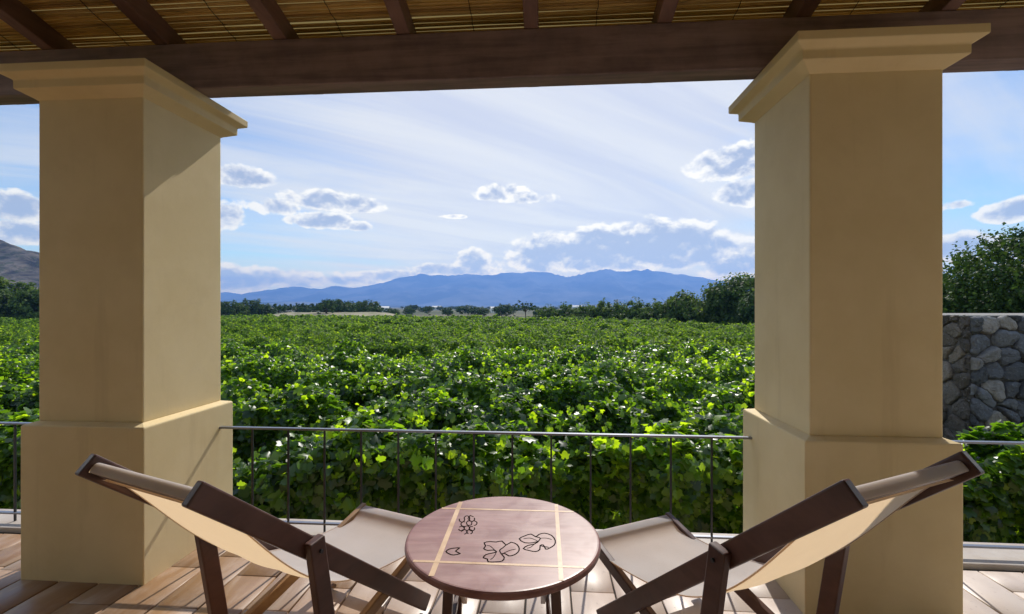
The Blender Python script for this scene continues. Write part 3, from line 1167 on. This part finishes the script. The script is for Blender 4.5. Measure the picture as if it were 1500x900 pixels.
def stone_face(V, F, T, w, h, size, seed, y0, depth, top_round=False):
    rng = np.random.default_rng(seed)
    pts = []
    rows = int(h / size) + 1
    for j in range(rows):
        n = int(w / (size * 1.35)) + 2
        for i in range(n):
            if rng.random() < 0.12:
                continue
            pts.append(((i + 0.5 * (j % 2) + rng.uniform(-.36, .36)) * size * 1.35 - size * .4, (j + .5 + rng.uniform(-.36, .36)) * size))
            if rng.random() < 0.40:
                pts.append((pts[-1][0] + rng.uniform(-.6, .6) * size, pts[-1][1] + rng.uniform(-.6, .6) * size))
    P = np.array(pts)
    for i, p in enumerate(P):
        poly = [np.array(q, float) for q in ((0, 0), (w, 0), (w, h), (0, h))]
        d2 = ((P - p) ** 2).sum(1)
        for j in np.argsort(d2)[1:14]:
            nrm = P[j] - p
            poly = clip_poly(poly, (p + P[j]) / 2, nrm / (np.linalg.norm(nrm) + 1e-9))
            if len(poly) < 3:
                break
        if len(poly) < 3:
            continue
        poly = np.array(poly)
        c = poly.mean(0)
        # resample the outline, rounding its corners
        m = 20
        seg = np.linalg.norm(np.roll(poly, -1, 0) - poly, axis=1)
        cum = np.concatenate([[0], np.cumsum(seg)])
        ts = np.linspace(0, cum[-1], m, endpoint=False)
        ring = np.stack([np.interp(ts, cum, np.append(poly[:, q], poly[0, q])) for q in (0, 1)], 1)
        for _ in range(1):
            ring = 0.5 * ring + 0.25 * (np.roll(ring, 1, 0) + np.roll(ring, -1, 0))
        rr = np.linalg.norm(ring - c, axis=1).mean()
        if rr < 0.03:
            continue
        ring = c + (ring - c) * (1 - 0.010 / rr)
        ring = ring + rng.normal(0, .007, ring.shape)
        bul = depth * rng.uniform(0.45, 1.3)
        t = rng.random()
        base = len(V)
        tilt = rng.uniform(-.32, .32, 2)
        for sc, dz in ((1.0, -0.06), (0.985, 0.35), (0.93, 0.75), (0.80, 0.94), (0.4, 1.0)):
            for q in ring:
                o = (q - c) * sc
                V.append((c[0] + o[0], y0 - bul * dz - (o @ tilt) * (1 if dz > 0 else 0) * .6 + (rng.normal(0, .008) if dz > .3 else 0), c[1] + o[1]))
                T.append(t)
        V.append((c[0], y0 - bul * 1.02, c[1]))
        T.append(t)
        for a in range(4):
            for q in range(m):
                F.append((base + a * m + q, base + a * m + (q + 1) % m, base + (a + 1) * m + (q + 1) % m, base + (a + 1) * m + q))
        for q in range(0, m, 2):
            F.append((base + 4 * m + q, base + 4 * m + q + 1, base + 4 * m + (q + 2) % m, base + 5 * m))


def build_wall(x, y, w, h, size, depth, thick, seed, label, coping, mat='stone'):
    r = empty('stone_wall', (x, y, GZ))
    tag(r, label, 'stone wall')
    V, F, T = [], [], []
    stone_face(V, F, T, w, h, size, seed, 0.0, depth)
    np_mesh('stone_facing', V, F, M[mat], T, r, smooth=True)
    # left end faced too: stones turned a quarter
    V2, F2, T2 = [], [], []
    stone_face(V2, F2, T2, thick, h, size * 1.05, seed + 5, 0.0, depth * .6)
    V2 = [(v[1], thick - v[0], v[2]) for v in V2]
    np_mesh('end_facing', V2, F2, M['stone_brown'], T2, r, smooth=True)
    b = MB()
    b.box(0.0, 0.012, 0.0, w, thick, h - .03)
    b.build('wall_core', M['mortar'], r)
    b = MB()
    if coping:
        b.box(-.01, 0.03, h - .029, w, thick, h - .006)
        b.build('coping', M['mortar_cap'], r, bevel=.008)
    else:
        # rounded top stones lying along the crest
        V3, F3, T3 = [], [], []
        stone_face(V3, F3, T3, w, thick, size * 0.9, seed + 9, 0.0, depth)
        V3 = [(v[0], v[2], h - .03 - v[1]) for v in V3]
        np_mesh('crest_stones', V3, F3, M['stone'], T3, r, smooth=True)
    return r


build_wall(6.86, 7.0, 5.0, 3.08, 0.235, 0.085, 2.6, 21, 'rough dry stone wall of grey stones at far right, below the evergreen tree', True)


# ------------------------------------------------------------------ foliage
LOBED = np.array([(0, -.12), (.20, -.42), (.48, -.30), (.46, -.05), (.66, .20), (.36, .30), (.30, .50), (0, .72),
                  (-.30, .50), (-.36, .30), (-.66, .20), (-.46, -.05), (-.48, -.30), (-.20, -.42)])
HEXA = np.array([(0, -.42), (.45, -.22), (.42, .28), (0, .62), (-.42, .28), (-.45, -.22)])
DIAM = np.array([(0, -.5), (.42, 0.05), (0, .6), (-.42, 0.05)])


def leaf_arrays(P, N, size, shape, rng, fold=0.28, roll=None):
    """P centres, N normals, size per leaf; returns verts, tris, leaf index per vertex"""
    n = len(P)
    N = N / (np.linalg.norm(N, axis=1, keepdims=True) + 1e-9)
    h = rng.normal(size=(n, 3))
    U = np.cross(N, h)
    U /= np.linalg.norm(U, axis=1, keepdims=True) + 1e-9
    W = np.cross(N, U)
    k = len(shape)
    pts = np.concatenate([[[0.0, 0.0]], shape])
    lift = np.concatenate([[0.0], -np.abs(shape[:, 0]) * fold - 0.10 * (shape[:, 1]) ** 2])
    sz = size[:, None, None]
    V = P[:, None, :] + sz * (pts[None, :, 0:1] * U[:, None, :] + pts[None, :, 1:2] * W[:, None, :] + (lift[None, :, None] * (1 + .6 * rng.normal(size=(n, 1, 1)))) * N[:, None, :])
    if k == 4:
        V = V[:, 1:, :]
        F = (np.arange(n)[:, None, None] * 4 + np.array([[0, 1, 2], [0, 2, 3]])[None]).reshape(-1, 3)
        return V.reshape(-1, 3), F, np.repeat(np.arange(n), 4)
    tri = np.array([(0, i + 1, (i + 1) % k + 1) for i in range(k)])
    F = (np.arange(n)[:, None, None] * (k + 1) + tri[None]).reshape(-1, 3)
    return V.reshape(-1, 3), F, np.repeat(np.arange(n), k + 1)


EDGE_X = [-200, -60, -35, -5, 5, 14, 20, 24, 26, 27]
EDGE_D = [92, 88, 83, 73, 67, 62, 54, 43, 30, 10]


def vine_row(idx, Y0):
    rng = np.random.default_rng(100 + idx)
    half = 1.22 * Y0 + 2.0
    x0, x1 = -half, min(half * 0.86, 26.5)
    if Y0 < 8.5 and idx > 0:
        x1 = min(x1, 5.6)
    if idx == 0:
        x1 = 6.5
    zt0 = -0.06 if idx else -0.19
    size = max(0.086, 0.0036 * Y0)
    H = 1.15 if Y0 > 8 else 1.5
    W = 0.46
    area = (x1 - x0) * (H + 1.3)
    n = int(area * (4.6 if Y0 < 12 else 3.2) / size ** 2 / 0.62)
    n = min(n, 48000)
    x = rng.uniform(x0, x1, n)
    top = zt0 + 0.27 * value_noise(x * .85, idx * 7 + 1) + 0.14 * value_noise(x * 2.1, idx * 7 + 2) + 0.05 * value_noise(x * 5.3, idx * 7 + 3)
    if idx == 0:
        top += 0.05 * np.sin(x * .9 + .4) + np.clip((x - 4.2) * .2, 0, .25)
    wid = W + 0.22 * value_noise(x * 1.1, idx * 7 + 4) + 0.08 * value_noise(x * 3.7, idx * 7 + 5)
    # cross section: parameter t runs from the near foot over the crest to the far side
    t = rng.random(n)
    near = t < 0.42
    crest = (t >= 0.42) & (t < 0.72)
    phi = rng.random(n)
    yy = np.zeros(n)
    zz = np.zeros(n)
    nn = np.zeros((n, 3))
    depth = np.abs(rng.normal(0, 0.15, n))
    # near face
    s = phi ** 0.85
    bul = 1 - 0.35 * s ** 2 + 0.20 * value_noise(x * 1.6 + s * 3.1, idx * 7 + 6)
    yy[near] = (-(wid * bul) + depth)[near]
    zz[near] = (top - 0.10 - s * H)[near]
    nn[near] = np.stack([rng.normal(0, .5, n), -1 + rng.normal(0, .45, n), 0.55 + rng.normal(0, .5, n)], 1)[near]
    # crest
    q = phi * 2 - 1
    yy[crest] = (q * wid * .95)[crest]
    zz[crest] = (top - 0.16 * q ** 2 - depth * .7 + rng.normal(0, .03, n))[crest]
    nn[crest] = np.stack([rng.normal(0, .55, n), q * .4 + rng.normal(0, .55, n), 1 + rng.normal(0, .15, n)], 1)[crest]
    lump = 0.21 * vnoise2(x * 2.3, phi * 2.6 + idx * 13.7, 900 + idx) + 0.07 * vnoise2(x * 5.1, phi * 5.0 + idx * 3.3, 950 + idx)
    yy[near] -= lump[near]
    zz[crest] += lump[crest]
    # far face and filling
    rest = ~(near | crest)
    yy[rest] = (wid * (1.3 * rng.random(n) - .5))[rest]
    zz[rest] = (top - 0.15 - phi * H * .8)[rest]
    nn[rest] = rng.normal(0, 1, (n, 3))[rest]
    # shoots: short runs of leaves standing above the crest
    if Y0 < 40:
        ns = int((x1 - x0) * (4.0 if Y0 < 16 else 1.5))
        sx = rng.uniform(x0, x1, ns)
        st = zt0 + 0.27 * value_noise(sx * .85, idx * 7 + 1) + 0.14 * value_noise(sx * 2.1, idx * 7 + 2)
        sl = rng.uniform(0.08, 0.42, ns) * rng.uniform(.6, 1.1, ns)
        lean = rng.normal(0, .5, (ns, 2))
        K = 8
        f = (np.arange(K) + 1) / K
        ex = (sx[:, None] + lean[:, 0:1] * sl[:, None] * f + rng.normal(0, .02, (ns, K))).ravel()
        ey = (rng.uniform(-.45, .35, (ns, 1)) + lean[:, 1:2] * sl[:, None] * f + rng.normal(0, .02, (ns, K))).ravel()
        ez = (st[:, None] + sl[:, None] * f * .8 - .02).ravel()
        en = np.stack([rng.normal(0, .6, ns * K), rng.normal(0, .6, ns * K) - .2, np.abs(rng.normal(.6, .5, ns * K))], 1)
        x, yy, zz, nn = np.concatenate([x, ex]), np.concatenate([yy, ey]), np.concatenate([zz, ez]), np.concatenate([nn, en])
        shoot = np.concatenate([np.zeros(n, bool), np.ones(ns * K, bool)])
    else:
        shoot = np.zeros(n, bool)
    n = len(x)
    P = np.stack([x, Y0 + yy + 0.10 * value_noise(x * .4, idx * 7 + 9), zz], 1)
    if Y0 > 20:
        keep = P[:, 1] < np.interp(P[:, 0], EDGE_X, EDGE_D)
    else:
        keep = np.ones(n, bool)
    if keep.sum() < 30:
        return
    P, nn, shoot = P[keep], nn[keep], shoot[keep]
    n = len(P)
    sz = size * np.clip(rng.lognormal(0, .28, n), .5, 1.9)
    sz[shoot] *= 0.75
    shape = LOBED if Y0 < 9 else (HEXA if Y0 < 24 else DIAM)
    V, F, li = leaf_arrays(P, nn, sz, shape, rng)
    tint = np.clip(rng.normal(0.40, 0.27, n) + 0.32 * shoot + 0.22 * fbm2(P[:, 0] * .5, P[:, 1] * .5 + P[:, 2], 77, 3), 0, 1)
    old = rng.random(n) < 0.006
    tint[old] = 1.0
    grp = 'vine rows of the vineyard'
    lab = {0: 'nearest row of grape vines, directly behind the iron railing',
           1: 'second row of grape vines, just above the railing\'s top bar',
           2: 'third row of grape vines, counted outward from the railing',
           3: 'fourth row of grape vines, counted outward from the railing'}.get(idx)
    if lab is None:
        lab = 'row of leafy green vines in the middle of the vineyard' if Y0 < 40 else 'far thin row of vines towards the end of the vineyard'
    if idx < 4:
        r = empty('vine_row', (0, Y0, GZ), -ALPHA * .6)
        tag(r, lab, 'vine row', grp)
        np_mesh('foliage', V - np.array([0, Y0, GZ]), F, M['vine'], tint[li], r)
        if idx == 0:
            rn = random.Random(idx)
            xx = x0 + .4
            while xx < x1:
                b = MB()
                b.tube([(xx, 0, 0), (xx + rn.uniform(-.05, .05), rn.uniform(-.05, .05), .4), (xx + rn.uniform(-.08, .08), rn.uniform(-.05, .05), .95), (xx + rn.uniform(-.3, .3), rn.uniform(-.1, .1), 1.35)], [.045, .035, .028, .012], 7)
                b.build('vine_trunk', M['bark'], r)
                xx += 1.2
    else:
        o = np_mesh('vine_row', V - np.array([0, Y0, GZ]), F, M['vine' if Y0 < 17 else 'vine_far'], tint[li])
        o.location = (0, Y0, GZ)
        o.rotation_euler = (0, 0, -ALPHA * .6 if Y0 < 30 else 0)
        tag(o, lab, 'vine row', grp)


Yr, i_ = 5.35, 0
while Yr < 92:
    vine_row(i_, Yr)
    Yr += 1.9 if Yr < 45 else 2.3
    i_ += 1


def limb_tree(rng, H, W, trunk_h, nl=7, rad=0.16):
    """tapered trunk and limbs as one mesh, and the tips of the limbs"""
    b = MB()
    b.tube([(0, 0, -.3), (rng.normal(0, .05), rng.normal(0, .05), trunk_h * .5), (rng.normal(0, .1), rng.normal(0, .1), trunk_h), (rng.normal(0, .2), rng.normal(0, .2), H * .72)],
           [rad * 1.25, rad, rad * .8, rad * .2], 8)
    tips = []
    for i in range(nl):
        a = 2 * math.pi * (i + rng.random() * .6) / nl
        z0 = trunk_h * (.6 + .4 * rng.random())
        r = W * .5 * (.45 + .5 * rng.random())
        z1 = trunk_h + (H - trunk_h) * (.2 + .65 * rng.random())
        p = (r * math.cos(a), r * math.sin(a), z1)
        b.tube([(0, 0, z0), (p[0] * .4, p[1] * .4, z0 + (z1 - z0) * .55), p], [rad * .5, rad * .32, rad * .08], 6)
        tips.append(p)
    return b, tips


def crown_points(rng, H, W, base, ncl, per, csize):
    """clumps spread through an uneven rounded volume"""
    P, N, G = [], [], []
    lumps = rng.normal(size=(7, 3))
    lumps /= np.linalg.norm(lumps, axis=1, keepdims=True)
    amp = rng.uniform(-.22, .30, 7)
    zc, rz = (base + H) / 2, (H - base) / 2
    for c in range(ncl):
        d = rng.normal(size=3)
        d[2] = d[2] * .9 + .15
        d /= np.linalg.norm(d)
        rr = 1 + sum(a * max(0, d @ l) ** 3 for a, l in zip(amp, lumps))
        q = rng.random() ** .38 * rr
        cc = np.array([d[0] * W / 2 * q, d[1] * W / 2 * q, zc + d[2] * rz * q])
        s = csize * rng.uniform(.6, 1.35)
        v = rng.normal(size=(per, 3))
        v /= np.linalg.norm(v, axis=1, keepdims=True)
        v *= (rng.random((per, 1)) ** .5)
        P.append(cc + v * s * np.array([1, 1, .75]))
        N.append(v * .8 + d * .5 + rng.normal(0, .5, (per, 3)) + np.array([0, 0, .35]))
        G.append(np.full(per, rng.normal(0.42, .17)))
    return np.concatenate(P), np.concatenate(N), np.concatenate(G)


def make_tree(name, loc, H, W, base, ncl, per, csize, leaf, mat, seed, label, cat, group=None, trunk_h=None, upright=False):
    rng = np.random.default_rng(seed)
    r = empty(name, loc)
    tag(r, label, cat, group)
    th = trunk_h if trunk_h is not None else max(.4, base + (H - base) * .25)
    tb, tips = limb_tree(rng, H, W, th, 8, 0.022 * H)
    tb.build('trunk', M['bark'], r, smooth=True)
    P, N, G = crown_points(rng, H, W, base, ncl, per, csize)
    if upright:
        # sprigs pointing up and out all over the outline
        ns = ncl * 3
        d = rng.normal(size=(ns, 3))
        d[:, 2] = np.abs(d[:, 2]) * .9
        d /= np.linalg.norm(d, axis=1, keepdims=True)
        base_p = np.stack([d[:, 0] * W * .46, d[:, 1] * W * .46, (base + H) / 2 + d[:, 2] * (H - base) * .47], 1)
        dirs = d * .7 + np.array([0, 0, .8]) + rng.normal(0, .25, (ns, 3))
        K = 14
        f = (np.arange(K) / K)[None, :, None]
        Ls = rng.uniform(.25, .65, (ns, 1, 1))
        sp = (base_p[:, None, :] + dirs[:, None, :] * f * Ls + rng.normal(0, .035, (ns, K, 3))).reshape(-1, 3)
        P = np.concatenate([P, sp])
        N = np.concatenate([N, rng.normal(size=(len(sp), 3))])
        G = np.concatenate([G, rng.normal(.5, .15, len(sp))])
    P[:, 2] = np.maximum(P[:, 2], 0.05)
    n = len(P)
    V, F, li = leaf_arrays(P, N, leaf * rng.uniform(.6, 1.4, n), DIAM, rng, 0.2)
    tint = np.clip(G + rng.normal(0, .12, n), 0, 1)
    np_mesh('crown', V, F, mat, tint[li], r)
    return r


def copy_tree(o, loc, sc, rz, label, group):
    c = o.copy()
    C.objects.link(c)
    c.location = loc
    c.scale = sc
    c.rotation_euler = (0, 0, rz)
    c['label'] = label
    c['group'] = group
    for ch in o.children:
        d = ch.copy()
        C.objects.link(d)
        d.parent = c
    return c


def at(u, d, z=GZ):
    return Vector(((u - 750) / FPX * d, d, z))


# evergreen bushes above the stone wall
make_tree('evergreen_tree', at(1532, 13.5), 5.0, 5.4, 0.2, 420, 150, 0.62, 0.085, M['tree'], 301, 'tall dark bushy evergreen rising above the stone wall at right', 'tree', None, 1.0, True)
make_tree('evergreen_bush', at(1398, 15.0), 3.2, 2.8, 0.1, 190, 130, 0.55, 0.085, M['bush'], 302, 'smaller green bush against the right pillar, left of the tall evergreen', 'bush', None, .6, True)

# trees along the right edge of the vineyard
GR = 'trees along the right edge of the vineyard'
make_tree('round_tree', at(1082, 46), 6.2, 7.0, 0.2, 230, 60, 0.85, 0.26, M['bush'], 311, 'largest round tree, beside the right pillar at the vineyard edge', 'tree', GR)
make_tree('round_tree', at(1135, 41), 5.4, 6.0, 0.2, 150, 50, 0.8, 0.26, M['tree'], 312, 'dark tree half hidden behind the right pillar', 'tree', GR)
make_tree('round_tree', at(1000, 52), 4.9, 5.0, 0.1, 150, 50, 0.7, 0.25, M['bush'], 313, 'medium round tree just left of the largest tree', 'tree', GR)
make_tree('round_tree', at(1035, 49), 4.0, 4.6, 0.1, 130, 50, 0.65, 0.25, M['bush'], 319, 'lower yellowish bush in front between the medium and largest trees', 'tree', GR)
bush = make_tree('round_bush', at(965, 57), 3.7, 4.8, 0.0, 110, 45, 0.6, 0.25, M['bush'], 314, 'low round bush next in line left of the medium round tree', 'bush', GR)
for i, (u, d, h, w) in enumerate([(935, 60, 3.9, 4.4), (905, 63, 3.6, 4.6), (880, 65, 3.9, 4.2), (856, 67, 3.4, 4.4), (830, 70, 3.5, 4.6), (806, 73, 3.2, 4.0)]):
    copy_tree(bush, at(u, d), (w / 4.8, w / 4.8, h / 3.7), 1.3 * i + .6, ['dark green bush second from the lone feathery tree group, right part', 'bush midway along the hedge line right of the lone feathery tree', 'slightly taller bush midway along the hedge line', 'low bush in the hedge line towards the lone feathery tree', 'low dark bush close to the lone feathery tree', 'smallest bush at the left end of the hedge line'][i], GR)
make_tree('lone_tree', at(770, 95), 4.6, 3.4, 2.4, 16, 40, 0.5, 0.26, M['tree'], 315, 'lone feathery tree standing above the far field edge below the mountains', 'tree', None, 2.4)
# far left trees in front of the rocky hill
GL = 'trees below the rocky hill at far left'
for i, (u, d, h, w, lb) in enumerate([(-30, 62, 7.0, 8, 'dark tree at the left picture edge below the rocky hill'), (22, 66, 6.6, 6.5, 'tree in the middle of the clump below the rocky hill'),
                                      (58, 63, 6.0, 6, 'tree touching the left pillar below the rocky hill'), (100, 70, 6, 7, 'tree hidden mostly behind the left pillar')]):
    make_tree('broad_tree', at(u, d), h, w, .2, 120, 45, .9, .32, M['bush'], 330 + i, lb, 'tree', GL)
# trees beyond the far end of the field
far_a = make_tree('field_tree', at(340, 108), 4.7, 6.5, 0.2, 70, 40, .8, .36, M['tree'], 341, 'largest dark tree beyond the field, next to the left pillar', 'tree', 'trees beyond the far end of the vineyard')
far_b = make_tree('field_tree', at(478, 118), 5.2, 4.6, 1.0, 40, 40, .6, .34, M['tree'], 342, 'taller dark tree standing in the tree line beyond the vineyard', 'tree', 'trees beyond the far end of the vineyard')
rn = random.Random(77)
for i, u in enumerate([305, 322, 362, 380, 392, 408, 424, 440, 446, 462, 492, 497, 512, 527, 540, 555, 575, 600, 628, 655, 690, 705, 735, 752, 790]):
    src = rn.choice([far_a, far_a, far_b])
    d = rn.uniform(127, 155) if u < 560 else rn.uniform(135, 190)
    k_ = rn.uniform(.75, 1.1) * (1.0 if u < 560 else .8)
    copy_tree(src, at(u, d), (k_ * rn.uniform(.9, 1.3), k_, k_ * rn.uniform(.85, 1.1)), rn.random() * 6, 'dark tree in the uneven line beyond the far end of the vineyard', 'trees beyond the far end of the vineyard')
for i in range(150):
    u = rn.uniform(290, 1130)
    d = rn.uniform(190, 900)
    k_ = rn.uniform(.6, 1.2)
    copy_tree(rn.choice([far_a, far_b]), at(u, d), (k_ * rn.uniform(1, 1.8), k_, k_ * .8), rn.random() * 6, 'tiny tree on the hazy plain below the blue mountains', 'small trees scattered over the far plain')


def house(u, d, w, l, h, rz, label, roof='tile'):
    r = empty('farm_house', at(u, d), rz)
    tag(r, label, 'house', 'houses on the plain')
    b = MB()
    b.box(-w / 2, -l / 2, -.2, w / 2, l / 2, h)
    b.add([(-w / 2, -l / 2, h), (-w / 2, l / 2, h), (-w / 2, 0, h + l * .2)], [(0, 1, 2)])
    b.add([(w / 2, -l / 2, h), (w / 2, l / 2, h), (w / 2, 0, h + l * .2)], [(0, 2, 1)])
    b.build('wall', M['white_wall'], r)
    b = MB()
    e = .35
    z0, z1 = h - .1, h + l * .2 + .06
    for s in (-1, 1):
        v = [(-w / 2 - e, s * (l / 2 + e), z0), (w / 2 + e, s * (l / 2 + e), z0), (w / 2 + e, 0, z1), (-w / 2 - e, 0, z1)]
        b.add(v + [(p[0], p[1], p[2] + .12) for p in v], [(0, 1, 2, 3), (7, 6, 5, 4), (0, 4, 5, 1), (1, 5, 6, 2), (2, 6, 7, 3), (3, 7, 4, 0)])
    b.build('roof', M[roof], r)
    n = max(1, int(w / 3))
    for i in range(n):
        b = MB()
        x = -w / 2 + (i + .5) * w / n
        b.box(x - .5, -l / 2 - .03, 1.0, x + .5, -l / 2 + .02, 2.1)
        b.build('window', M['window'], r)


house(405, 150, 11, 4, 1.9, .1, 'long low pale farm building among the trees, left of centre', 'white_wall')
house(432, 190, 5, 4, 2.4, -.2, 'small pale house right of the long low building', 'white_wall')
house(562, 330, 7, 5, 2.6, .2, 'white house on the plain near the left tree line', 'white_wall')
house(640, 480, 9, 6, 3.0, -.1, 'white house on the plain left of the lone tree', 'white_wall')
house(724, 260, 4, 4, 2.4, .3, 'small white house just left of the lone tree', 'white_wall')
house(845, 620, 12, 8, 3.6, 0, 'far white house on the plain right of the lone tree', 'white_wall')


def pylon(u, d, H, label):
    r = empty('power_pylon', at(u, d))
    tag(r, label, 'pylon')
    b = MB()
    for sx in (-1, 1):
        for sy in (-1, 1):
            b.tube([(sx * .9, sy * .9, 0), (sx * .15, sy * .15, H)], .07, 5)
    for i in range(6):
        z0, z1 = H * i / 6, H * (i + 1) / 6
        a, c = .9 - .75 * i / 6, .9 - .75 * (i + 1) / 6
        b.tube([(-a, -a, z0), (c, -c, z1)], .05, 4)
        b.tube([(a, -a, z0), (-c, -c, z1)], .05, 4)
    b.build('mast', M['iron'], r)
    b = MB()
    for z, w in ((H * .95, 1.6), (H * .82, 2.1)):
        b.tube([(-w, 0, z), (w, 0, z)], .07, 5)
    b.build('cross_arm', M['iron'], r)


pylon(904, 230, 7.0, 'thin power pylon standing above the hedge line before the mountains')

# ------------------------------------------------------------------ air
def build_haze():
    m, k = new_mat('haze_air')
    v = k.n('ShaderNodeVolumePrincipled')
    v.inputs['Color'].default_value = (0.20, 0.42, 1.0, 1)
    v.inputs['Density'].default_value = HAZE_DENSITY
    v.inputs['Anisotropy'].default_value = 0.2
    k.link(v.outputs[0], k.out.inputs['Volume'])
    b = MB()
    b.box(-9300, -9300, -2.9, 9300, 9300, 560)
    o = b.build('haze', m)
    tag(o, kind='stuff')


build_haze()
